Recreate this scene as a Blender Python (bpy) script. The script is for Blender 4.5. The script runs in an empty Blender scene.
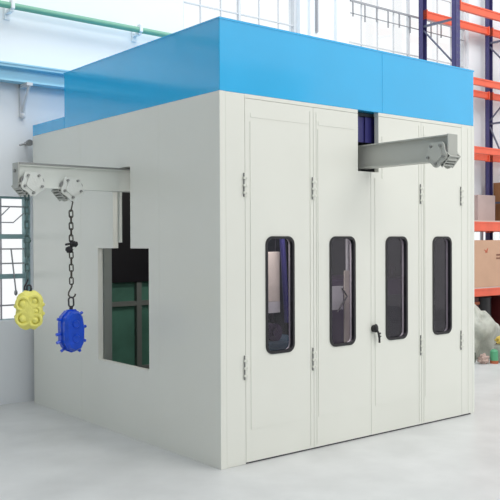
import bpy, bmesh, math, random
from mathutils import Vector, Matrix, noise
random.seed(7)
S = bpy.context.scene
COL = S.collection
PI = math.pi

# ------------------------------------------------------------------ camera
cam = bpy.data.cameras.new('camera'); cam.sensor_width = 36.0
cam.lens = 36.0 * 814.95 / 500.0
cam.clip_start = 0.05; cam.clip_end = 200
co = bpy.data.objects.new('camera', cam); COL.objects.link(co)
r_ = Vector((0.77857929, -0.62753306, -0.0040671)); u_ = Vector((0.00932155, 0.00508451, 0.99994363)); f_ = Vector((0.62747701, 0.77857331, -0.00980828))
m = Matrix((( r_.x, u_.x, -f_.x), (r_.y, u_.y, -f_.y), (r_.z, u_.z, -f_.z))).to_4x4()
m.translation = Vector((-3.42148722, -4.57759199, 1.6)); co.matrix_world = m
S.camera = co

# ------------------------------------------------------------------ world and lights
w = bpy.data.worlds.new('sky'); S.world = w; w.use_nodes = True
bg = w.node_tree.nodes['Background']; bg.inputs[0].default_value = (0.985, 0.985, 0.97, 1); bg.inputs[1].default_value = 1.15
S.view_settings.view_transform = 'Standard'; S.view_settings.look = 'None'
S.view_settings.exposure = -0.08; S.view_settings.gamma = 1.0; S.view_settings.use_curve_mapping = False

def area(name, loc, target, sx, sy, power, color=(1, 1, 1)):
    l = bpy.data.lights.new(name, 'AREA'); l.shape = 'RECTANGLE'; l.size = sx; l.size_y = sy; l.energy = power; l.color = color
    o = bpy.data.objects.new(name, l); COL.objects.link(o); o.location = loc
    o.rotation_euler = (Vector(target) - Vector(loc)).to_track_quat('-Z', 'Y').to_euler()
    return o
area('added_key_light', (3.0, -8.5, 7.5), (1.8, 0, 1.0), 6, 3, 340, (1.0, 0.98, 0.94))  # added key light from the front right, brightens the booth front
area('added_wall_fill', (3.0, 0.2, 8.2), (3.0, 3.2, 4.6), 11, 2, 300, (0.97, 0.99, 1.0))  # added fill to brighten the upper back wall, not a real fitting
area('added_front_fill', (0.75, 0.15, 2.02), (0.85, 0.62, 0.9), 0.9, 0.08, 9, (1.0, 0.97, 0.92))  # added fill for the objects just behind the doors
area('added_booth_fill', (1.3, 1.4, 2.6), (1.3, 1.6, 0), 0.5, 0.3, 16, (1.0, 0.97, 0.9))  # added fill so the booth interior is not black

# ------------------------------------------------------------------ materials
def srgb(r, g, b):
    def c(v):
        v /= 255.0
        return v / 12.92 if v <= 0.04045 else ((v + 0.055) / 1.055) ** 2.4
    return (c(r), c(g), c(b), 1)

def mat(name, col, rough=0.5, metal=0.0, var=0.0, vscale=3.0, bump=0.0, bscale=20.0, spec=0.5, coat=0.0, col2=None):
    M = bpy.data.materials.new(name); M.use_nodes = True
    nt = M.node_tree; N = nt.nodes; L = nt.links; b = N['Principled BSDF']
    b.inputs['Base Color'].default_value = srgb(*col); b.inputs['Roughness'].default_value = rough
    b.inputs['Metallic'].default_value = metal; b.inputs['Specular IOR Level'].default_value = spec
    b.inputs['Coat Weight'].default_value = coat; b.inputs['Coat Roughness'].default_value = 0.08
    tc = N.new('ShaderNodeTexCoord')
    if var > 0 or col2:
        n = N.new('ShaderNodeTexNoise'); n.inputs['Scale'].default_value = vscale; n.inputs['Detail'].default_value = 6
        L.new(tc.outputs['Object'], n.inputs['Vector'])
        cr = N.new('ShaderNodeValToRGB'); cr.color_ramp.elements[0].position = 0.35; cr.color_ramp.elements[1].position = 0.68
        c1 = srgb(*col); c0 = srgb(*col2) if col2 else tuple(x * (1 - var) for x in c1[:3]) + (1,)
        cr.color_ramp.elements[0].color = c0; cr.color_ramp.elements[1].color = c1
        L.new(n.outputs['Fac'], cr.inputs[0]); L.new(cr.outputs[0], b.inputs['Base Color'])
    if bump > 0:
        n = N.new('ShaderNodeTexNoise'); n.inputs['Scale'].default_value = bscale; n.inputs['Detail'].default_value = 3
        L.new(tc.outputs['Object'], n.inputs['Vector'])
        bp = N.new('ShaderNodeBump'); bp.inputs['Strength'].default_value = bump; bp.inputs['Distance'].default_value = 0.02
        L.new(n.outputs['Fac'], bp.inputs['Height']); L.new(bp.outputs[0], b.inputs['Normal'])
    return M

def glass(name, tint, refl=0.35, rough=0.02):
    M = bpy.data.materials.new(name); M.use_nodes = True
    nt = M.node_tree; N = nt.nodes; L = nt.links; N.remove(N['Principled BSDF']); out = N['Material Output']
    t = N.new('ShaderNodeBsdfTransparent'); t.inputs[0].default_value = tint
    g = N.new('ShaderNodeBsdfGlossy'); g.inputs['Roughness'].default_value = rough; g.inputs['Color'].default_value = (1, 1, 1, 1)
    lw = N.new('ShaderNodeLayerWeight'); lw.inputs['Blend'].default_value = 0.5
    pw = N.new('ShaderNodeMath'); pw.operation = 'POWER'; pw.inputs[1].default_value = 4.0; L.new(lw.outputs['Facing'], pw.inputs[0])
    f = N.new('ShaderNodeMath'); f.operation = 'MULTIPLY_ADD'; f.inputs[1].default_value = 0.6; f.inputs[2].default_value = refl; f.use_clamp = True; L.new(pw.outputs[0], f.inputs[0])
    mx = N.new('ShaderNodeMixShader'); L.new(f.outputs[0], mx.inputs[0]); L.new(t.outputs[0], mx.inputs[1]); L.new(g.outputs[0], mx.inputs[2])
    L.new(mx.outputs[0], out.inputs['Surface'])
    return M

M_paint = mat('booth_paint', (231, 232, 224), 0.30, var=0.03, vscale=1.2, bump=0.03, bscale=2.5)
M_blue = mat('blue_paint', (20, 180, 240), 0.14, var=0.06, vscale=1.6, bump=0.16, bscale=2.2, spec=0.7, coat=0.6)
M_floor = mat('concrete', (212, 214, 214), 0.38, var=0.12, vscale=2.4, bump=0.06, bscale=9, spec=0.35)
M_wall = mat('wall_plaster', (232, 236, 240), 0.9, var=0.03, vscale=1.0)
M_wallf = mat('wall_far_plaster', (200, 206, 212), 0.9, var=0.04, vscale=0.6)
M_teal = mat('teal_steel', (132, 164, 168), 0.5)
M_teal_dark = mat('teal_chain', (92, 116, 116), 0.45, metal=0.3)
M_grey = mat('window_grey', (150, 152, 158), 0.5)
M_lightgrey = mat('window_light_grey', (205, 208, 212), 0.5)
M_green = mat('green_pipe', (108, 165, 142), 0.4)
M_railblue = mat('pale_blue_steel', (150, 205, 228), 0.4)
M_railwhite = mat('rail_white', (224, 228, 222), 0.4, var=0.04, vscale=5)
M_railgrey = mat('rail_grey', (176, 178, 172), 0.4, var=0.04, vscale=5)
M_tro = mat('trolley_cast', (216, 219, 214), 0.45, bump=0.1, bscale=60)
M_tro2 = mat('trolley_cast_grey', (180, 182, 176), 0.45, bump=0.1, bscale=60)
M_steel = mat('steel', (150, 150, 150), 0.35, metal=0.7)
M_bolt = mat('bolt_grey', (140, 142, 140), 0.4, metal=0.3)
M_dark = mat('dark_steel', (62, 60, 66), 0.45, metal=0.4)
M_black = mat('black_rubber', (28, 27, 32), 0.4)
M_purple = mat('black_purple', (66, 44, 78), 0.4)
M_chain = mat('chain_steel', (84, 80, 74), 0.4, metal=0.5)
M_hoistblue = mat('hoist_blue', (16, 84, 226), 0.28, var=0.25, vscale=14, bump=0.1, bscale=40)
M_hoistyel = mat('hoist_yellow', (246, 240, 128), 0.5, var=0.06, vscale=20, bump=0.4, bscale=30)
M_navy = mat('rack_navy', (66, 63, 114), 0.4, var=0.1, vscale=10)
M_brace = mat('rack_brace', (92, 96, 118), 0.4)
M_orange = mat('rack_orange', (238, 100, 70), 0.4, var=0.12, vscale=6)
M_deck = mat('deck_pale', (205, 180, 170), 0.6)
M_card = mat('cardboard', (204, 164, 138), 0.8, var=0.08, vscale=3)
M_card2 = mat('cardboard_brown', (160, 112, 76), 0.8, var=0.1, vscale=3)
M_cardp = mat('cardboard_pink', (196, 176, 172), 0.8, var=0.1, vscale=4)
M_tape = mat('carton_tape', (178, 138, 104), 0.4)
M_ink = mat('carton_ink', (130, 88, 70), 0.8)
M_inkred = mat('carton_red', (196, 92, 66), 0.8)
M_maroon = mat('maroon', (92, 30, 32), 0.5, var=0.2, vscale=8)
M_bag = mat('plastic_sheet', (194, 196, 186), 0.3, var=0.25, vscale=9, bump=0.6, bscale=14)
M_bag2 = mat('pink_sack', (196, 170, 160), 0.6, var=0.3, vscale=15, bump=0.5, bscale=25)
M_bag3 = mat('dark_green_sack', (92, 104, 88), 0.6, var=0.3, vscale=15, bump=0.5, bscale=25)
M_gcan = mat('green_can', (84, 162, 120), 0.35)
M_yel = mat('yellow_cloth', (205, 180, 92), 0.8, bump=0.5, bscale=25)
M_copper = mat('rust', (176, 96, 60), 0.6)
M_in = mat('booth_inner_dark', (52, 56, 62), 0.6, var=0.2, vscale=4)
M_ingreen = mat('booth_inner_green', (92, 146, 128), 0.5, var=0.3, vscale=3)
M_ingrey = mat('booth_inner_grey', (126, 132, 128), 0.5)
M_beige = mat('beige_panel', (214, 208, 188), 0.6, var=0.1, vscale=8)
M_beige2 = mat('sheet_beige', (232, 226, 206), 0.5, var=0.15, vscale=6)
M_navycurt = mat('navy_rubber', (52, 50, 112), 0.35)
M_glass = glass('window_glass', (0.98, 0.99, 1.0, 1), 0.03)
M_dglass = glass('door_glass', (0.86, 0.82, 0.90, 1), 0.025)

# ------------------------------------------------------------------ helpers
def bm_box(bm, x0, x1, y0, y1, z0, z1, bev=0.0):
    mtx = Matrix.Translation(((x0 + x1) / 2, (y0 + y1) / 2, (z0 + z1) / 2)) @ Matrix.Diagonal((abs(x1 - x0), abs(y1 - y0), abs(z1 - z0), 1))
    v = bmesh.ops.create_cube(bm, size=1, matrix=mtx)['verts']
    if bev > 0:
        e = list({ed for vv in v for ed in vv.link_edges})
        bmesh.ops.bevel(bm, geom=e, offset=bev, segments=2, profile=0.5, affect='EDGES')
    return v

def bm_cyl(bm, a, b, r, seg=16, r2=None):
    a = Vector(a); b = Vector(b); d = b - a
    q = d.to_track_quat('Z', 'Y').to_matrix().to_4x4()
    mtx = Matrix.Translation((a + b) / 2) @ q
    return bmesh.ops.create_cone(bm, cap_ends=True, segments=seg, radius1=r, radius2=r if r2 is None else r2, depth=d.length, matrix=mtx)['verts']

def bm_tube(bm, pts, r, seg=8, closed=False):
    pts = [Vector(p) for p in pts]; n = len(pts); rings = []
    up = None
    for i, p in enumerate(pts):
        if closed: t = pts[(i + 1) % n] - pts[i - 1]
        else: t = pts[min(i + 1, n - 1)] - pts[max(i - 1, 0)]
        t.normalize()
        if up is None:
            up = Vector((0, 0, 1)) if abs(t.z) < 0.9 else Vector((1, 0, 0))
        a = (up - t * up.dot(t)).normalized(); up = a; b = t.cross(a)
        rings.append([bm.verts.new(p + a * (r * math.cos(2 * PI * k / seg)) + b * (r * math.sin(2 * PI * k / seg))) for k in range(seg)])
    for i in range(n if closed else n - 1):
        A, B = rings[i], rings[(i + 1) % n]
        for k in range(seg):
            bm.faces.new((A[k], A[(k + 1) % seg], B[(k + 1) % seg], B[k]))
    if not closed:
        bm.faces.new(rings[0][::-1]); bm.faces.new(rings[-1])

def bm_ball(bm, c, sx, sy, sz, seg=16, amp=0.0, freq=3.0, rot=None):
    vs = bmesh.ops.create_uvsphere(bm, u_segments=seg * 2, v_segments=seg, radius=1)['verts']
    for v in vs:
        k = 1.0
        if amp: k += amp * noise.noise(v.co * freq + Vector(c) * 3)
        p = Vector((v.co.x * sx * k, v.co.y * sy * k, v.co.z * sz * k))
        if rot: p = rot @ p
        v.co = p + Vector(c)
    return vs

def bm_plate(bm, outer, holes, t, fn):
    """flat plate with holes; 2-D loops, thickness t; fn(u, v, d) -> 3-D point"""
    loops = [outer] + list(holes); sets = []
    for d in (0.0, t):
        edges = []; vl = []
        for lp in loops:
            vs = [bm.verts.new(fn(a, b, d)) for a, b in lp]; vl.append(vs)
            edges += [bm.edges.new((vs[i], vs[(i + 1) % len(vs)])) for i in range(len(vs))]
        bmesh.ops.triangle_fill(bm, use_beauty=True, use_dissolve=False, edges=edges)
        sets.append(vl)
    for A, B in zip(*sets):
        n = len(A)
        for i in range(n):
            bm.faces.new((A[i], A[(i + 1) % n], B[(i + 1) % n], B[i]))

def rect(x0, x1, z0, z1): return [(x0, z0), (x1, z0), (x1, z1), (x0, z1)]
def rrect(x0, x1, z0, z1, r, n=6):
    out = []
    for cx, cz, a0 in ((x1 - r, z0 + r, -PI / 2), (x1 - r, z1 - r, 0), (x0 + r, z1 - r, PI / 2), (x0 + r, z0 + r, PI)):
        for k in range(n + 1):
            a = a0 + PI / 2 * k / n; out.append((cx + r * math.cos(a), cz + r * math.sin(a)))
    return out

def obj(name, bm, material, parent=None, smooth=False, kind=None, label=None):
    bmesh.ops.recalc_face_normals(bm, faces=bm.faces)
    me = bpy.data.meshes.new(name); bm.to_mesh(me); bm.free()
    if smooth:
        for p in me.polygons: p.use_smooth = True
        try: me.set_sharp_from_angle(angle=math.radians(40))
        except Exception: pass
    o = bpy.data.objects.new(name, me); COL.objects.link(o)
    for mm in (material if isinstance(material, (list, tuple)) else [material]): me.materials.append(mm)
    if parent:
        o.parent = parent; o.matrix_parent_inverse = Matrix.Translation(-parent.location)   # shapes are written in room coordinates
    if kind: o['kind'] = kind
    if label: o['label'] = label
    return o

def thing(name, label, cat, loc=(0, 0, 0), group=None):
    o = bpy.data.objects.new(name, None); COL.objects.link(o); o.location = loc; o.empty_display_size = 0.1
    o['label'] = label; o['category'] = cat
    if group: o['group'] = group
    return o
def tag(o, label, cat, group=None):
    o['label'] = label; o['category'] = cat
    if group: o['group'] = group
    return o
def NB(): return bmesh.new()
def dup(root, off, label, group=None):
    r = root.copy(); COL.objects.link(r); r.location = root.location + Vector(off); r['label'] = label
    if group: r['group'] = group
    for ch in list(root.children):
        c = ch.copy(); COL.objects.link(c); c.parent = r
        for g in ch.children:
            d = g.copy(); COL.objects.link(d); d.parent = c
    return r

W, D, H, T = 2.932, 3.114, 2.663, 3.175
YB = D + 0.12
TOPZ = 6.2

# ------------------------------------------------------------------ the hall
bm = NB(); bm_box(bm, -8, 12, -12, YB + 0.3, -0.2, 0); obj('floor', bm, M_floor, kind='structure')
WIN = {1: (-2.6, 0.045, 0.83, 2.065), 2: (1.9, 3.72, 3.95, 5.7), 3: (4.62, 7.30, 3.95, 5.7), 4: (7.15, 9.6, 0.9, 2.0)}
bm = NB()
bm_plate(bm, rect(-8, 12, 0, TOPZ), [rect(*WIN[k]) for k in WIN], 0.22, lambda a, b, d: (a, YB + d, b))
obj('wall_back', bm, M_wall, kind='structure')
bm = NB(); bm_box(bm, -8, -2.4, -12, YB + 0.22, TOPZ, TOPZ + 0.1); obj('shade_roof', bm, M_wallf, kind='structure')  # unseen roof slab added over the left part to cut ambient light there
# opposite and side walls of the hall, with high windows
def side_wall(name, fn, a0, a1, holes):
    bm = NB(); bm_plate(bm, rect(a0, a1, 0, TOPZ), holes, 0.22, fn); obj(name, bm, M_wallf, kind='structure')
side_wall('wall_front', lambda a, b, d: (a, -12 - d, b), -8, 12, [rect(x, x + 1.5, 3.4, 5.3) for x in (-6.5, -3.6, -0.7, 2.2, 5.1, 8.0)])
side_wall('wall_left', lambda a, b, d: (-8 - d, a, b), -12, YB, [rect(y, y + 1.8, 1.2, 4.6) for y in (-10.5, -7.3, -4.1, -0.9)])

def window(n, x0, x1, z0, z1, vbars, hbars, fm, thick, thin_v=(), thin_h=(), sill=True):
    bm = NB(); yf = YB + 0.06
    bm_plate(bm, rect(x0, x1, z0, z1), [rect(x0 + thick, x1 - thick, z0 + 0.006, z1 - 0.02)], 0.06, lambda a, b, d: (a, yf + d, b))
    fr = obj('window_%d' % n, bm, fm, kind='structure')
    bm = NB()
    for x in vbars: bm_box(bm, x - 0.016, x + 0.016, yf + 0.005, yf + 0.045, z0, z1)
    for z in hbars: bm_box(bm, x0, x1, yf + 0.002, yf + 0.048, z - 0.024, z + 0.024)
    o = obj('window_bars', bm, fm, fr); 
    bm = NB()
    for x in thin_v: bm_box(bm, x - 0.006, x + 0.006, yf + 0.01, yf + 0.03, z0, z1)
    for z in thin_h: bm_box(bm, x0, x1, yf + 0.008, yf + 0.032, z - 0.007, z + 0.007)
    o = obj('glazing_bars', bm, M_lightgrey if n != 1 else M_grey, fr)
    bm = NB(); bm_box(bm, x0, x1, yf + 0.036, yf + 0.04, z0, z1); obj('window_glass', bm, M_glass, fr)
    return fr
w1 = window(1, *WIN[1], (-0.9, -1.7), (1.665, 1.265), M_teal, 0.06, (-0.255, -0.6, -1.2, -1.45, -2.1), (1.965, 1.54, 1.395, 0.975))
bm = NB()   # stay rods of the opening casement
yy = YB + 0.04
bm_tube(bm, [(-0.30, yy, 1.84), (-0.17, yy, 1.965), ], 0.006)
bm_tube(bm, [(-0.45, yy, 1.805), (-0.14, yy, 1.805), (-0.03, yy, 1.90)], 0.006)
bm_tube(bm, [(-0.165, yy, 1.54), (-0.118, yy, 1.12)], 0.008); bm_ball(bm, (-0.118, yy, 1.10), 0.018, 0.015, 0.03, 8)
obj('stay_rod', bm, M_grey, w1)
window(2, *WIN[2], (2.78,), (4.9,), M_lightgrey, 0.05, (2.2, 2.5, 3.1, 3.42), (4.4, 5.3))
w3 = window(3, *WIN[3], (5.95,), (), M_lightgrey, 0.05, (4.95, 5.28, 5.62, 6.28, 6.62, 6.95), (4.35, 5.3))
bm = NB(); yy = YB + 0.04
bm_box(bm, 4.70, 7.25, yy, yy + 0.02, 4.90, 4.925); bm_box(bm, 4.70, 7.25, yy, yy + 0.015, 4.735, 4.745)
for k in range(9):
    x = 4.75 + 0.24 * k; bm_box(bm, x - 0.008, x + 0.008, yy, yy + 0.015, 4.66 if k % 2 else 4.70, 4.90)
obj('vent_linkage', bm, M_grey, w3)
window(4, *WIN[4], (7.75, 8.3, 8.9), (1.5,), M_grey, 0.05, (7.45, 8.0, 8.6, 9.2), (1.2,))
# pilaster between the high windows
bm = NB(); bm_box(bm, 3.86, 3.92, YB - 0.05, YB, 3.6, TOPZ); bm_box(bm, 4.34, 4.42, YB - 0.05, YB, 3.6, TOPZ); obj('trim_1', bm, M_wall, kind='structure')
bm = NB(); bm_box(bm, 3.99, 4.02, YB - 0.03, YB, 4.35, TOPZ); tag(obj('conduit', bm, M_grey), 'thin grey conduit running up the white wall above the blue booth', 'conduit')

# green pipe high on the back wall
pz = 3.93
t = thing('wall_pipe', 'long pale green pipe on brackets high on the white back wall, upper left', 'pipe', (-0.5, YB - 0.13, pz))
bm = NB(); bm_cyl(bm, (-7.9, YB - 0.13, pz + 0.02), (6, YB - 0.13, pz - 0.035), 0.032); obj('pipe', bm, M_green, t, True)
for x in (-3.4, -1.8, -0.21, 1.24, 2.8, 4.4):
    bm = NB(); bm_box(bm, x - 0.02, x + 0.02, YB - 0.14, YB, pz - 0.065, pz - 0.035); bm_box(bm, x - 0.03, x + 0.03, YB - 0.02, YB, pz - 0.12, pz + 0.02)
    bm_box(bm, x - 0.02, x + 0.02, YB - 0.17, YB - 0.10, pz - 0.045, pz + 0.045, 0.01)
    obj('pipe_bracket', bm, M_wall, t)

# pale blue crane-rail beam on the back wall, below the pipe
t = thing('wall_rail', 'pale blue steel rail beam along the back wall behind the booth', 'rail', (-0.5, YB - 0.1, 3.16))
bm = NB(); bm_box(bm, -7.9, 5.9, YB - 0.20, YB - 0.02, 3.31, 3.335); bm_box(bm, -7.9, 5.9, YB - 0.12, YB - 0.10, 3.20, 3.31)
bm_box(bm, -7.9, 5.9, YB - 0.17, YB - 0.05, 3.18, 3.20); obj('beam', bm, M_railblue, t)
bm = NB(); bm_box(bm, -7.9, 5.9, YB - 0.21, YB - 0.01, 3.335, 3.350); obj('top_flange', bm, M_railblue, t)
for x in (-3.2, -0.06):
    bm = NB(); bm_box(bm, x - 0.03, x + 0.03, YB - 0.02, YB, 2.86, 3.18); bm_box(bm, x - 0.03, x + 0.03, YB - 0.2, YB, 3.15, 3.18)
    bm_tube(bm, [(x, YB - 0.18, 3.15), (x, YB - 0.02, 2.92)], 0.014); bm_ball(bm, (x, YB - 0.03, 2.87), 0.025, 0.02, 0.03, 8)
    obj('bracket', bm, M_lightgrey, t)
bm = NB(); bm_cyl(bm, (-0.02, YB, 2.60), (-0.02, YB - 0.09, 2.60), 0.02); bm_cyl(bm, (-0.02, YB - 0.07, 2.60), (-0.02, YB - 0.1, 2.60), 0.032); bm_cyl(bm, (-0.02, YB - 0.08, 2.60), (-0.12, YB - 0.08, 2.57), 0.01)
tag(obj('pipe_stub', bm, M_steel), 'small grey pipe stub on the wall at the far left edge of the booth', 'pipe stub')

# ------------------------------------------------------------------ the booth
B = thing('blast_booth', 'large off-white steel booth with a bright blue top and four narrow door windows', 'booth', (W / 2, D / 2, 0))
t_ = 0.05
slotL = (1.226, 1.512, 1.555, 2.222); opL = (0.945, 1.782, 0.582, 1.552)
hole = [(opL[0], opL[2]), (opL[1], opL[2]), (opL[1], opL[3]), (slotL[1], opL[3]), (slotL[1], slotL[3]), (slotL[0], slotL[3]), (slotL[0], opL[3]), (opL[0], opL[3])]
bm = NB(); bm_plate(bm, rect(0.0, D, 0, H), [hole], t_, lambda a, b, d: (0 + d, a, b)); obj('side_wall', bm, M_paint, B)
bm = NB(); bm_box(bm, W - t_, W, 0, D, 0, H); obj('side_wall', bm, M_paint, B)
bm = NB(); bm_box(bm, t_, W - t_, D - t_, D, 0, H); obj('rear_wall', bm, M_paint, B)
bm = NB(); bm_box(bm, t_, 0.224, 0, 0.05, 0, H, 0.004); obj('door_jamb', bm, M_paint, B)
bm = NB(); bm_box(bm, 2.747, W - t_, 0, 0.05, 0.012, H, 0.002); bm_box(bm, 2.84, 2.845, -0.003, 0, 0.02, H - 0.03); obj('door_jamb', bm, M_paint, B)
bm = NB(); bm_box(bm, 0.224, 1.39, 0, 0.05, 2.635, H); bm_box(bm, 1.635, 2.745, 0, 0.05, 2.635, H); obj('door_header', bm, M_paint, B)
bm = NB(); bm_box(bm, 0.224, W - 0.001, 0.006, 0.06, 0.0, 0.010); bm_box(bm, 0.10, 2.745, 0.06, 0.07, 0, 0.05); obj('threshold', bm, M_dark, B)
# blue top: the tall front box and the low rear strip
BL = 2.414
bm = NB(); bm_box(bm, 0, W, 0, BL, H, T, 0.006); obj('blue_top', bm, M_blue, B, label='glossy bright blue top box')
bm = NB(); bm_box(bm, 0, W, BL, D, H, 2.772, 0.004); obj('blue_strip', bm, M_blue, B, label='low blue strip at the rear')
bm = NB(); bm_box(bm, 1.682, 1.686, -0.002, 0, H + 0.01, T - 0.01); bm_box(bm, -0.004, W + 0.004, -0.004, 0.01, T - 0.012, T + 0.002); bm_box(bm, -0.004, 0.01, 0.01, BL, T - 0.008, T + 0.002)
obj('blue_seam', bm, M_blue, B)
# faint panel seams of the side wall
bm = NB()
for y in (0.79, 2.10): bm_box(bm, -0.0012, 0, y - 0.0015, y + 0.0015, 0.02, H)
obj('wall_seam', bm, M_paint, B)
bm = NB(); bm_box(bm, -0.003, 0.03, -0.003, 0.03, 0, H, 0.002); obj('corner_trim', bm, M_paint, B)
bm = NB(); bm_box(bm, W - 0.03, W + 0.004, -0.003, 0.03, 0.012, H, 0.002); obj('corner_trim', bm, M_paint, B)
# inner lining
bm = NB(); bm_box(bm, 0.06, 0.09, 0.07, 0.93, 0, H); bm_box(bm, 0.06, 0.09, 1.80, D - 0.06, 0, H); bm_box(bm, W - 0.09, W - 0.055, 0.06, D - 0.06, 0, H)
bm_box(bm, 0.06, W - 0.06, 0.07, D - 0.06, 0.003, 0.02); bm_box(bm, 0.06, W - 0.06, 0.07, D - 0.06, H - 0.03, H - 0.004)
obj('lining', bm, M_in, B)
# grey inner frame at the far edge of the side opening
bm = NB(); bm_box(bm, 0.052, 0.125, 1.76, 1.80, 0.05, 1.60); obj('opening_frame', bm, M_ingrey, B)
bm = NB(); bm_box(bm, 0.052, 0.075, 1.49, 1.54, 1.60, 2.55); obj('slot_frame', bm, M_railwhite, B)
# green framed panels standing along the inner rear wall
bm = NB(); bm_box(bm, 0.10, 2.8, D - 0.10, D - 0.06, 0.05, 2.5); obj('inner_panel', bm, M_ingreen, B, label='dark green inner wall panel')
bm = NB(); bm_box(bm, 0.10, 2.8, D - 0.165, D - 0.155, 1.18, 2.55); obj('shade_sheet', bm, M_black, B, label='black sheet added as shade over the upper inner wall')  # added black sheet, stands for the shade in the upper interior
bm = NB()
for x in (0.55, 1.13, 1.72, 2.3): bm_box(bm, x - 0.03, x + 0.03, D - 0.15, D - 0.10, 0.05, 2.5)
for z in (0.25, 0.95, 1.75): bm_box(bm, 0.1, 2.8, D - 0.145, D - 0.105, z - 0.025, z + 0.025)
obj('inner_frame', bm, M_ingrey, B)

def leaf(x0, x1, wx0, wx1, cut=None):
    z0, z1 = 0.012, 2.632; g = 0.0018
    x0 += g; x1 -= g
    if cut == 'r': outer = [(x0, z0), (x1, z0), (x1, 2.170), (1.390, 2.170), (1.390, z1), (x0, z1)]
    elif cut == 'l': outer = [(x0, z0), (x1, z0), (x1, z1), (1.635, z1), (1.635, 2.170), (x0, 2.170)]
    else: outer = rect(x0, x1, z0, z1)
    bm = NB(); hl = rrect(wx0 + .012, wx1 - .012, 0.787, 1.628, 0.05)
    bm_plate(bm, outer, [hl], 0.045, lambda a, b, d: (a, d, b))
    o = obj('door', bm, M_paint, B)
    # raised centre field
    fx0 = x0 + 0.045; fx1 = x1 - 0.045
    if cut == 'r': fo = [(fx0, 0.245), (fx1, 0.245), (fx1, 2.12), (1.35, 2.12), (1.35, 2.47), (fx0, 2.47)]
    elif cut == 'l': fo = [(fx0, 0.245), (fx1, 0.245), (fx1, 2.47), (1.675, 2.47), (1.675, 2.12), (fx0, 2.12)]
    else: fo = rect(fx0, fx1, 0.245, 2.47)
    bm = NB(); bm_plate(bm, fo, [hl], 0.004, lambda a, b, d: (a, -0.004 + d, b)); 
    if cut != 'l':
        bm_box(bm, x0 + 0.05, min(fx1, 1.34) if cut == 'r' else fx1, -0.003, 0, 2.50, 2.53)
    obj('door_field', bm, M_paint, o)
    bm = NB(); bm_plate(bm, rrect(wx0, wx1, 0.773, 1.642, 0.062), [rrect(wx0 + .020, wx1 - .020, 0.793, 1.622, 0.045)], 0.03, lambda a, b, d: (a, -0.012 + d, b))
    obj('window_seal', bm, M_black, o)
    bm = NB(); bm_plate(bm, rrect(wx0 + .012, wx1 - .012, 0.787, 1.628, 0.05), [], 0.004, lambda a, b, d: (a, 0.016 + d, b))
    obj('window_pane', bm, M_dglass, o)
    return o
def hinge(par, x, z0, z1):
    bm = NB(); bm_box(bm, x - 0.009, x - 0.002, -0.010, 0, z0, z1); obj('hinge', bm, M_bolt, par)
    bm = NB(); h = z1 - z0
    bm_box(bm, x, x + 0.030, -0.007, -0.001, z0, z1, 0.002)
    for k in range(3):
        c = z0 + h * (0.17 + 0.31 * k); bm_cyl(bm, (x + 0.012, -0.006, c), (x + 0.012, -0.024, c), 0.009, 10); bm_box(bm, x - 0.014, x + 0.012, -0.020, -0.008, c - 0.008, c + 0.008)
    obj('hinge_plate', bm, M_paint, par)
leaves = [leaf(0.224, 0.896, 0.409, 0.690), leaf(0.896, 1.540, 1.062, 1.350, 'r'), leaf(1.540, 2.178, 1.712, 1.987, 'l'), leaf(2.178, 2.745, 2.325, 2.590)]
for par, x in ((leaves[0], 0.216), (leaves[1], 0.888), (leaves[3], 2.170), (leaves[3], 2.737)):
    hinge(par, x, 1.925, 2.095); hinge(par, x, 0.610, 0.785)
bm = NB()   # cover strips beside the folding hinge line
bm_box(bm, 0.860, 0.864, -0.004, 0, 0.03, 2.6); bm_box(bm, 0.925, 0.929, -0.004, 0, 0.03, 2.6); obj('cover_strip', bm, M_paint, leaves[0])
bm = NB(); bm_box(bm, 2.145, 2.149, -0.004, 0, 0.03, 2.6); bm_box(bm, 2.208, 2.212, -0.004, 0, 0.03, 2.6); obj('cover_strip', bm, M_paint, leaves[3])
# handle
bm = NB(); bm_cyl(bm, (1.566, -0.002, 0.885), (1.566, -0.03, 0.885), 0.030, 20); bm_ball(bm, (1.564, -0.03, 0.895), 0.024, 0.016, 0.030, 8)
bm_tube(bm, [(1.566, -0.035, 0.885), (1.580, -0.045, 0.850), (1.590, -0.045, 0.815), (1.595, -0.042, 0.770)], 0.009)
bm_box(bm, 1.578, 1.612, -0.045, -0.035, 0.838, 0.852, 0.003); bm_box(bm, 1.582, 1.615, -0.045, -0.035, 0.815, 0.826, 0.003)
obj('door_handle', bm, M_black, leaves[2], label='black lever handle')

# what shows through the openings: curtain strips, a hanging panel, a machine
tt = thing('rubber_curtain', 'dark blue rubber strip curtain inside the slot above the doors', 'curtain', (1.5, 0.2, 2.2))
for k in range(4):
    bm = NB(); x = 1.42 + 0.07 * k; bm_box(bm, x, x + 0.075, 0.08 + 0.012 * (k % 2), 0.086 + 0.012 * (k % 2), 2.42, 2.63); obj('strip', bm, M_navycurt, tt)
t = thing('hanging_panel', 'beige sheet panel hanging inside the booth behind the leftmost door window', 'panel', (0.9, 0.5, 1.1))
bm = NB(); bm_box(bm, 0.60, 0.90, 0.40, 0.42, 1.12, 1.52, 0.004); obj('sheet', bm, M_beige2, t)
bm = NB(); bm_box(bm, 0.70, 0.90, 0.40, 0.42, 1.03, 1.12); obj('tab', bm, M_railwhite, t)
bm = NB(); bm_box(bm, 0.58, 0.70, 0.405, 0.415, 1.54, 1.66); obj('tab', bm, M_railwhite, t)
bm = NB(); bm_tube(bm, [(0.80, 0.36, 2.6), (0.90, 0.36, 1.5), (0.94, 0.36, 0.95)], 0.022); obj('support_post', bm, M_navycurt, t)
for x in (0.66, 0.86):
    bm = NB(); bm_tube(bm, [(x, 0.41, 1.52), (x, 0.41, 2.6)], 0.004, 6); obj('hanging_wire', bm, M_dark, t)
t = thing('blast_turbine', 'dark round machine on a teal base inside the booth, behind the leftmost window', 'machine', (1.0, 0.6, 0))
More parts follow.
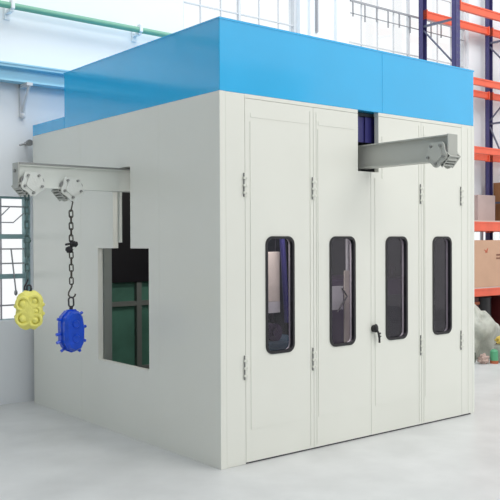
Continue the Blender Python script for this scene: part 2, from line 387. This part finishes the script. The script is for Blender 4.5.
bm = NB(); bm_box(bm, 0.62, 1.25, 0.45, 1.0, 0.02, 0.80, 0.03); obj('housing', bm, mat('teal_machine', (44, 78, 92), 0.5), t)
bm = NB(); bm_cyl(bm, (0.90, 0.46, 0.86), (0.90, 0.56, 0.86), 0.075, 24); bm_cyl(bm, (0.90, 0.44, 0.86), (0.90, 0.46, 0.86), 0.035, 16); obj('turbine_wheel', bm, M_purple, t, True)
bm = NB(); bm_cyl(bm, (0.90, 0.50, 0.94), (0.90, 0.50, 1.02), 0.018); obj('spindle', bm, M_black, t)
t = thing('support_frame', 'pale and beige upright inside the booth behind the second door window', 'frame', (1.7, 0.4, 0))
bm = NB(); bm_box(bm, 1.645, 1.67, 0.38, 0.39, 1.35, 2.3); obj('upper_post', bm, M_railwhite, t)
bm = NB(); bm_box(bm, 1.625, 1.68, 0.38, 0.395, 0.02, 1.35); obj('lower_post', bm, M_beige, t)
bm = NB(); bm_box(bm, 1.40, 1.58, 0.36, 0.39, 1.02, 1.22); obj('sign_plate', bm, M_railwhite, t)
bm = NB(); bm_tube(bm, [(1.56, 0.35, 1.20), (1.62, 0.35, 1.13), (1.50, 0.35, 1.0)], 0.008, 6); obj('hook_bar', bm, M_black, t)
t = thing('reflection_cabinet', 'purple cabinet standing in for reflections in the right-hand door windows', 'cabinet', (2.5, 0.8, 0))  # added body, its purple imitates the reflections on the panes
bm = NB(); bm_box(bm, 2.0, 2.8, 0.55, 1.5, 0.02, 1.25, 0.02); obj('body', bm, M_purple, t)
for x in (2.1, 2.3, 2.45, 2.6):
    bm = NB(); bm_cyl(bm, (x, 0.7, 1.25), (x, 0.7, 1.25 + 0.12 + 0.1 * ((x * 10) % 2)), 0.03); obj('pipe', bm, M_dark, t, True)
bm = NB(); bm_box(bm, 2.05, 2.75, 0.538, 0.55, 0.2, 1.1); obj('cabinet_door', bm, M_in, t)

# ------------------------------------------------------------------ rails through the slots
def ibeam(bm, fn, a0, a1, z0, z1, hw=0.048):
    """fn(a, c, z): a along, c across"""
    for (c0, c1, q0, q1) in ((-hw, hw, z0, z0 + 0.014), (-hw, hw, z1 - 0.010, z1), (-0.030, -0.022, z0, z1), (0.022, 0.030, z0, z1)):
        P = [fn(a, c, z) for a in (a0, a1) for c in (c0, c1) for z in (q0, q1)]
        xs = [p[0] for p in P]; ys = [p[1] for p in P]
        bm_box(bm, min(xs), max(xs), min(ys), max(ys), q0, q1)
LY = 1.372
r1 = thing('monorail_beam', 'white steel monorail beam jutting from the slot in the booth side', 'rail', (-0.4, LY, 2.02), 'monorail beams jutting out of the booth')
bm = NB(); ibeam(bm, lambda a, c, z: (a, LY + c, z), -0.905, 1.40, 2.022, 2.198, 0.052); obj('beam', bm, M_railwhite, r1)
bm = NB(); bm_box(bm, -0.905, 1.40, LY - 0.058, LY + 0.058, 2.198, 2.212); obj('top_flange', bm, M_bolt, r1)  # darker grey paints in the shadow line along the beam top
bm = NB(); bm_box(bm, -0.918, -0.905, LY - 0.054, LY + 0.054, 2.015, 2.212, 0.004); obj('end_plate', bm, M_railgrey, r1)
bm = NB()
for x in (-0.905,): bm_cyl(bm, (x - 0.025, LY, 2.15), (x - 0.009, LY, 2.15), 0.014, 8)
obj('end_bolt', bm, M_bolt, r1)
bm = NB(); bm_cyl(bm, (0.9, LY, 2.21), (0.9, LY, H - 0.03), 0.015); obj('hanger_rod', bm, M_dark, r1)
FX = 1.512
r2 = thing('monorail_beam', 'grey steel monorail beam jutting out above the booth doors', 'rail', (FX, -0.4, 2.2), 'monorail beams jutting out of the booth')
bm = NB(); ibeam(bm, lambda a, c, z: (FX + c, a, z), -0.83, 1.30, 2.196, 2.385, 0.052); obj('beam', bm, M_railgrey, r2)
bm = NB(); bm_box(bm, FX - 0.056, FX + 0.056, -0.842, -0.83, 2.19, 2.39, 0.004); obj('end_plate', bm, M_railgrey, r2)
bm = NB(); bm_cyl(bm, (FX, 1.1, 2.385), (FX, 1.1, H - 0.03), 0.015); obj('hanger_rod', bm, M_dark, r2)

def lobes(R, amp, ph, n=60): return [((R + amp * math.cos(5 * a - ph)) * math.cos(a), (R + amp * math.cos(5 * a - ph)) * math.sin(a)) for a in [2 * PI * k / n for k in range(n)]]
PH = 5 * (PI / 2 - 0.63)          # lobes point left-up and right-up, notch on top
BA = [PI / 2 - 0.63 + 2 * PI * k / 5 for k in range(5)]
def trolley(fn, loc, label, mt, base):
    """fn(a, c, z) -> room point. a along rail (negative = towards the rail's free end), c across (negative = camera side)"""
    t = thing('trolley', label, 'trolley', loc, 'bolted trolleys on the two rails')
    for s in (-1, 1):
        bm = NB(); bm_plate(bm, lobes(0.092, 0.009, PH), [], 0.014 , lambda a, b, d, s=s: fn(a, s * (0.062 + d), base + b)); 
        bm_plate(bm, lobes(0.055, 0.004, PH), [], 0.008 , lambda a, b, d, s=s: fn(a, s * (0.076 + d), base + b))
        pl = obj('side_plate', bm, mt, t)
        for a in BA:
            A, Z = 0.073 * math.cos(a), base + 0.073 * math.sin(a)
            bm = NB(); bm_cyl(bm, fn(A, s * 0.072, Z), fn(A, s * 0.092, Z), 0.010, 8); obj('bolt', bm, M_bolt, pl)
    bm = NB(); bm_cyl(bm, fn(0, -0.062, base - 0.067), fn(0, 0.062, base - 0.067), 0.014, 10); obj('axle', bm, M_steel, t, True)
    for a in (-0.06, 0.06):
        bm = NB(); bm_cyl(bm, fn(a, -0.06, base + 0.02), fn(a, -0.035, base + 0.02), 0.035, 16); obj('wheel', bm, M_steel, t, True)
    # slanted guard box below the rail at the free end
    bm = NB()
    for (c0, c1) in ((-0.066, -0.054), (0.054, 0.066)):
        pts = [(-0.118, -0.020), (-0.045, -0.100), (-0.025, -0.070), (-0.090, 0.010)]
        bm_plate(bm, pts, [], 1.0, lambda a, b, d, c0=c0, c1=c1: fn(a, c0 + (c1 - c0) * d, base + b))
    for i in range(4):
        a = -0.106 + 0.018 * i; z = base - 0.022 - 0.020 * i
        bm_cyl(bm, fn(a, -0.066, z), fn(a, 0.066, z), 0.0085, 8)
    obj('guard', bm, M_railgrey, t)
    return t
fL = lambda cx: (lambda a, c, z: (cx + a, LY + c, z))
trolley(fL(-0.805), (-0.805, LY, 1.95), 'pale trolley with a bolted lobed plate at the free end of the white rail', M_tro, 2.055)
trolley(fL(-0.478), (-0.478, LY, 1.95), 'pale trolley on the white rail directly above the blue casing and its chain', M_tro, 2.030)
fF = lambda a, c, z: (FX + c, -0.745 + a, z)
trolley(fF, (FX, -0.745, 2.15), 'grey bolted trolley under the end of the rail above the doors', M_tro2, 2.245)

# ------------------------------------------------------------------ chains, hooks and hanging casings
def link_pts(c, half, wd, turn, n=14):
    out = []
    for k in range(n):
        a = 2 * PI * k / n
        lx = wd * math.cos(a); lz = wd * math.sin(a) + (half - wd) * (1 if math.sin(a) > 0 else -1)
        out.append((c[0] + lx * math.cos(turn), c[1] + lx * math.sin(turn), c[2] + lz))
    return out
def chain(bm, x, y, z1, z0, half=0.030, wd=0.015, r=0.0055, t0=-0.68):
    n = max(2, round((z1 - z0) / (2 * half - 2.2 * r))); p = (z1 - z0) / n
    for i in range(n):
        bm_tube(bm, link_pts((x, y, z1 - p * (i + 0.5)), half, wd, t0 + (PI / 2 if i % 2 else 0)), r, 6, True)
def hook_pts(x, y, z, s=1.0):
    P = [(0, 0), (0.004, -0.02), (-0.008, -0.045), (-0.022, -0.070), (-0.024, -0.092), (-0.010, -0.110), (0.012, -0.112), (0.026, -0.100), (0.031, -0.082)]
    return [(x + a * s * 0.80, y - a * s * 0.6, z + b * s) for a, b in P]
hx, hy = -0.456, LY
t = thing('chain', 'dark steel chain with a black clamp, hooked to the blue casing', 'chain', (hx, hy, 1.9), 'hoist chains hanging from the white rail')
bm = NB(); bm_tube(bm, [(-0.478, LY, 1.995), (-0.470, LY, 1.95), (-0.440, LY, 1.925), (-0.458, LY, 1.845)], 0.006); obj('hanger', bm, M_chain, t, True)
bm = NB(); chain(bm, hx, hy, 1.855, 1.61); obj('upper_links', bm, M_chain, t, True)
bm = NB(); chain(bm, hx, hy, 1.53, 1.27); obj('lower_links', bm, M_chain, t, True)
bm = NB(); bm_ball(bm, (hx + 0.022, hy - 0.01, 1.590), 0.030, 0.026, 0.024, 10, 0.3, 3); bm_ball(bm, (hx - 0.018, hy, 1.545), 0.030, 0.026, 0.026, 10, 0.3, 3)
bm_cyl(bm, (hx - 0.05, hy, 1.585), (hx + 0.03, hy, 1.60), 0.009, 8); bm_cyl(bm, (hx, hy, 1.62), (hx, hy, 1.52), 0.012, 8); obj('clamp', bm, M_black, t, True)
bm = NB(); bm_tube(bm, hook_pts(hx, hy, 1.275), 0.0065); obj('hook', bm, M_chain, t, True)
x2 = -0.825
t = thing('chain', 'grey-green chain in front of the window, hooked to the yellow casing', 'chain', (x2, hy, 1.9), 'hoist chains hanging from the white rail')
bm = NB(); chain(bm, x2, hy, 1.985, 1.33, 0.034, 0.016, 0.007); obj('links', bm, M_teal_dark, t, True)
bm = NB(); bm_ball(bm, (x2, hy, 1.62), 0.028, 0.028, 0.03, 10, 0.3, 3); bm_cyl(bm, (x2, hy, 1.60), (x2, hy, 1.50), 0.018, 8); obj('clamp', bm, M_teal_dark, t, True)
bm = NB(); bm_tube(bm, hook_pts(x2, hy, 1.335), 0.007); obj('hook', bm, M_dark, t, True)

# blue bolted casing
bx, by, bz = -0.470, LY - 0.01, 0.905
t = thing('gear_casing', 'blue cast metal casing with bolts around its rim, hanging on a chain', 'casing', (bx, by, bz))
R = Matrix.Rotation(0.0, 3, 'Z')
def bf(a, d, b): p = R @ Vector((a, d, b)); return (bx + p.x, by + p.y, bz + p.z)
prof = [(a * 0.90, b) for a, b in [(-0.030, 0.165), (0.045, 0.165), (0.088, 0.115), (0.108, 0.02), (0.104, -0.10), (0.070, -0.160), (0.0, -0.178), (-0.060, -0.155), (-0.095, -0.10), (-0.098, 0.06), (-0.085, 0.115)]]
bm = NB()
for (k, d0, d1) in ((1.0, -0.012, 0.012), (0.93, -0.060, 0.060)):
    bm_plate(bm, [(a * k, b * k) for a, b in prof], [], 1.0, lambda a, b, d, d0=d0, d1=d1: bf(a, d0 + (d1 - d0) * d, b))
n = len(prof)   # tapered halves in front and behind
for s in (-1, 1):
    A = [bm.verts.new(bf(a * 0.92, s * 0.060, b * 0.92)) for a, b in prof]; Bv = [bm.verts.new(bf(a * 0.72, s * 0.092, b * 0.84)) for a, b in prof]
    for i in range(n): bm.faces.new((A[i], A[(i + 1) % n], Bv[(i + 1) % n], Bv[i]))
    bm.faces.new(Bv)
obj('body', bm, M_hoistblue, t)
for zz in (0.055, -0.06):
    bm = NB(); P = bf(0, -0.085, zz); p2 = bf(0, -0.104, zz); bm_cyl(bm, P, p2, 0.036, 16, 0.026); obj('boss', bm, M_hoistblue, t, True)
for (a, b) in ((-0.100, 0.085), (-0.106, -0.025), (-0.108, -0.085), (-0.078, -0.150), (0.095, 0.125), (0.115, 0.02), (0.116, -0.085), (0.078, -0.160)):
    bm = NB(); q = Vector((a, b)).normalized() * 0.016
    bm_cyl(bm, bf(a * 0.88 - q.x * 1.5, 0, b - q.y * 0.5), bf(a * 0.88 + q.x * 2.1, 0, b + q.y * 0.9), 0.012, 8); obj('bolt', bm, M_hoistblue, t)
bm = NB(); bm_tube(bm, link_pts((bx + 0.01, by + 0.01, bz + 0.222), 0.038, 0.020, -0.6), 0.007, 8, True); bm_cyl(bm, (bx + 0.01, by + 0.01, bz + 0.14), (bx + 0.01, by + 0.01, bz + 0.192), 0.014, 10)
obj('lifting_eye', bm, M_dark, t, True)

# yellow lumpy casing
yx, yyy, yz = -0.815, LY - 0.01, 1.085
t = thing('cast_casing', 'pale yellow rounded cast casing with raised bosses, hanging beside the window', 'casing', (yx, yyy, yz))
R2 = Matrix.Rotation(-0.45, 3, 'Z')
def yf_(a, d, b): p = R2 @ Vector((a, d, b)); return (yx + p.x, yyy + p.y, yz + p.z)
bm = NB(); vs = bm_ball(bm, (0, 0, 0), 0.100, 0.065, 0.144, 20, 0.06, 4)
for v in vs:   # squarer outline
    x, z = v.co.x / 0.100, v.co.z / 0.144; k = 1 + 0.30 * (abs(x * z)) ; v.co.x *= k; v.co.z *= k
    v.co = Vector(yf_(*v.co))
obj('body', bm, M_hoistyel, t, True)
for (a, b, rr) in ((-0.045, 0.050, 0.048), (0.040, 0.070, 0.040), (0.050, -0.005, 0.032), (-0.045, -0.060, 0.050), (0.045, -0.075, 0.044)):
    bm = NB(); P = yf_(a, -0.058, b)
    vs = bmesh.ops.create_circle  # ring boss: torus + dome
    ring = [yf_(a + rr * math.cos(2 * PI * k / 20), -0.050, b + rr * math.sin(2 * PI * k / 20)) for k in range(20)]
    bm_tube(bm, ring, 0.013, 8, True); bm_ball(bm, yf_(a, -0.045, b), rr * 0.6, 0.022, rr * 0.6, 8)
    obj('boss', bm, M_hoistyel, t, True)
for (a, b) in ((-0.100, 0.03), (-0.098, -0.05), (0.100, 0.04), (0.100, -0.03)):
    bm = NB(); bm_ball(bm, yf_(a, 0, b), 0.016, 0.02, 0.016, 8); obj('bolt', bm, M_hoistyel, t, True)
bm = NB(); bm_tube(bm, link_pts((yx + 0.002, yyy + 0.01, yz + 0.160), 0.030, 0.016, -0.6), 0.007, 8, True); obj('lifting_eye', bm, M_dark, t, True)

# ------------------------------------------------------------------ pallet rack
X1, X2, YF, YR = 6.011, 7.630, 2.48, 3.13
levels = [(0.80, 0.915), (1.745, 1.880), (2.862, 2.958), (3.842, 3.940), (4.850, 4.960)]
t = thing('pallet_rack', 'tall pallet rack of navy posts and orange beams right of the booth', 'rack', (6.8, 2.8, 0))
X3 = 9.25
for x in (X1, X2, X3):
    for y, s in ((YF, 1), (YR, -1)):
        bm = NB(); hw = 0.048
        bm_box(bm, x - hw, x + hw, y - 0.004 * s, y + 0.004 * s, 0, 5.8); 
        bm_box(bm, x - hw, x - hw + 0.006, min(y, y + 0.07 * s), max(y, y + 0.07 * s), 0, 5.8); bm_box(bm, x + hw - 0.006, x + hw, min(y, y + 0.07 * s), max(y, y + 0.07 * s), 0, 5.8)
        bm_box(bm, x - 0.07, x + 0.07, y - 0.06, y + 0.06 if s > 0 else y + 0.06, 0, 0.008)
        po = obj('post', bm, M_navy, t)
        bm = NB()
        for k in range(58):
            for q in (-0.022, 0.022): bm_box(bm, x + q - 0.006, x + q + 0.006, y - 0.0065, y + 0.0065, 0.1 + k * 0.098, 0.135 + k * 0.098)
        obj('post_slots', bm, M_brace, po, kind='stuff')
    zs = [0.25 + 1.235 * k for k in range(5)]
    for k, z in enumerate((0.2, 1.1, 2.2, 3.45, 4.72)):
        bm = NB(); bm_box(bm, x - 0.018, x + 0.018, YF + 0.05, YR - 0.05, z - 0.014, z + 0.014); obj('strut', bm, M_brace, t)
    for (z0, z1) in ((0.25, 1.05), (1.95, 1.15), (2.25, 3.40), (4.08, 4.66), (4.04, 3.50)):
        bm = NB(); bm_tube(bm, [(x, YF + 0.05, z0), (x, YR - 0.05, z1)], 0.014, 6); obj('strut', bm, M_brace, t)
for (z0, z1) in levels:
    for y, X1, X2 in ((YF + 0.03, 6.011, 7.63), (YR - 0.03, 6.011, 7.63), (YF + 0.03, 7.63, 9.25), (YR - 0.03, 7.63, 9.25)):
        bm = NB(); bm_box(bm, X1 + 0.05, X2 - 0.05, y - 0.025, y + 0.025, z0, z1, 0.004)
        bm_box(bm, X1 + 0.05, X2 - 0.05, y - 0.032, y + 0.032, z1 - 0.02, z1)
        bm_box(bm, X1 + 0.042, X1 + 0.058, y - 0.05, y + 0.03, z0 - 0.012, z1 + 0.012); bm_box(bm, X2 - 0.058, X2 - 0.042, y - 0.05, y + 0.03, z0 - 0.012, z1 + 0.012)
        obj('beam', bm, M_orange, t)
for z, X0 in ((0.915, 6.011), (1.880, 6.011), (0.915, 7.63), (1.880, 7.63)):
    bm = NB(); bm_box(bm, X0 + 0.06, X0 + 1.56, YF, YR, z, z + 0.018); obj('shelf', bm, M_deck, t)

def carton(x0, x1, y0, y1, z0, z1, m, label, printed=False, ang=0):
    t = thing('carton', label, 'carton', ((x0 + x1) / 2, (y0 + y1) / 2, z0), 'cartons on the pallet rack')
    bm = NB(); bm_box(bm, x0, x1, y0, y1, z0, z1, 0.006); obj('box', bm, m, t)
    bm = NB(); cy = (y0 + y1) / 2; bm_box(bm, x0 - 0.002, x1 + 0.002, cy - 0.025, cy + 0.025, z1 - 0.06, z1 + 0.002); obj('tape', bm, M_tape, t)
    if printed:
        bm = NB()
        for k, (a, b) in enumerate(((0.0, 0.13), (0.0, 0.13), (0.0, 0.13))):
            if k < 2: bm_box(bm, 6.93 + a, 6.93 + b, y0 - 0.002, y0, z0 + 0.40 + 0.05 * k, z0 + 0.425 + 0.05 * k)
        obj('printing', bm, M_ink, t)
        bm = NB(); bm_tube(bm, [(6.64, y0 - 0.002, z0 + 0.54), (6.70, y0 - 0.002, z0 + 0.50), (6.72, y0 - 0.002, z0 + 0.56), (6.66, y0 - 0.002, z0 + 0.50)], 0.006, 5); obj('red_mark', bm, M_inkred, t)
    return t
carton(6.40, 7.48, YF + 0.01, YR - 0.07, 0.933, 1.612, M_card, 'large tan carton on the lower rack shelf, red mark and faint print', True)
carton(7.70, 8.30, YF + 0.10, YR - 0.06, 1.898, 2.52, M_card2, 'brown carton on the upper rack shelf at the right edge')
carton(6.98, 7.42, YF + 0.36, YR - 0.04, 1.898, 2.30, M_cardp, 'pinkish grey carton on the upper rack shelf left of the dark post')
# under the rack
t = thing('crate', 'dark red crate on the floor under the rack', 'crate', (6.5, 2.85, 0))
bm = NB(); bm_box(bm, 6.42, 6.80, 2.70, 3.02, 0, 0.77, 0.01); obj('body', bm, M_maroon, t)
bm = NB(); bm_box(bm, 6.41, 6.81, 2.69, 3.03, 0.66, 0.70, 0.004); obj('rim', bm, M_copper, t)
t = thing('drum', 'black drum standing under the rack beside the dark red crate', 'drum', (6.86, 2.8, 0))
bm = NB(); bm_cyl(bm, (7.03, 2.84, 0), (7.03, 2.84, 0.76), 0.16, 28); obj('shell', bm, M_black, t, True)
bm = NB()
for z in (0.02, 0.24, 0.48, 0.75): bm_tube(bm, [(7.03 + 0.162 * math.cos(2 * PI * k / 28), 2.84 + 0.162 * math.sin(2 * PI * k / 28), z) for k in range(28)], 0.009, 6, True)
obj('hoop', bm, M_dark, t, True)
bm = NB(); bm_box(bm, 7.25, 7.55, 2.62, 3.0, 0, 0.77, 0.02); tag(obj('storage_box', bm, M_maroon), 'dark red box under the rack at the right edge of the picture', 'box')

# bundle of plastic sheeting and small items on the floor, right of the booth
def sack(name, label, cat, c, s, m, amp=0.35, f=2.2, neck=None, smooth=True):
    bm = NB(); vs = bm_ball(bm, (c[0], c[1], c[2]), s[0], s[1], s[2], 20, amp, f)
    for v in vs:
        if v.co.z < 0.004: v.co.z = 0.004 if c[2] - s[2] < 0.05 else v.co.z
        if neck and v.co.z > c[2]:
            k = min(1, (v.co.z - c[2]) / s[2]); v.co.x += neck[0] * k * k; v.co.y += neck[1] * k * k; q = 1 - 0.45 * k; v.co.x = c[0] + neck[0] * k * k + (v.co.x - c[0] - neck[0] * k * k) * q
    return tag(obj(name, bm, m, smooth=smooth), label, cat)
sack('plastic_bundle', 'large crumpled grey plastic bundle leaning on the floor right of the booth', 'bundle', (5.98, 2.16, 0.36), (0.36, 0.20, 0.47), M_bag, 0.5, 2.0, (-0.22, 0.05))
sack('plastic_bag', 'low pale plastic bag beside the large bundle at the right edge', 'bag', (6.62, 1.72, 0.20), (0.20, 0.15, 0.24), M_bag, 0.5, 2.6)
sack('sack', 'small pinkish sack on the floor at the foot of the booth corner', 'sack', (5.61, 1.78, 0.055), (0.075, 0.06, 0.07), M_bag2, 0.4, 3.0)
sack('sack', 'dark green-grey sack behind the small pinkish sack', 'sack', (5.50, 1.90, 0.08), (0.08, 0.045, 0.10), M_bag3, 0.4, 3.0)
sack('cloth', 'yellow-brown cloth lying on the plastic bags at the right edge', 'cloth', (5.90, 1.70, 0.298), (0.12, 0.06, 0.050), M_yel, 0.5, 3.0)
bm = NB(); bm_box(bm, 5.84, 6.06, 1.62, 1.80, 0.0, 0.235, 0.03); tag(obj('block', bm, M_bag), 'pale wrapped block under the yellow-brown cloth', 'block')
t = thing('can', 'small green can with a rusty base on the floor at right', 'can', (5.74, 1.71, 0))
bm = NB(); bm_cyl(bm, (5.74, 1.71, 0.04), (5.74, 1.71, 0.16), 0.052, 20); bm_cyl(bm, (5.74, 1.71, 0.16), (5.74, 1.71, 0.185), 0.052, 20, 0.025); obj('shell', bm, M_gcan, t, True)
bm = NB(); bm_cyl(bm, (5.74, 1.71, 0.0), (5.74, 1.71, 0.04), 0.054, 20); obj('base', bm, M_copper, t, True)
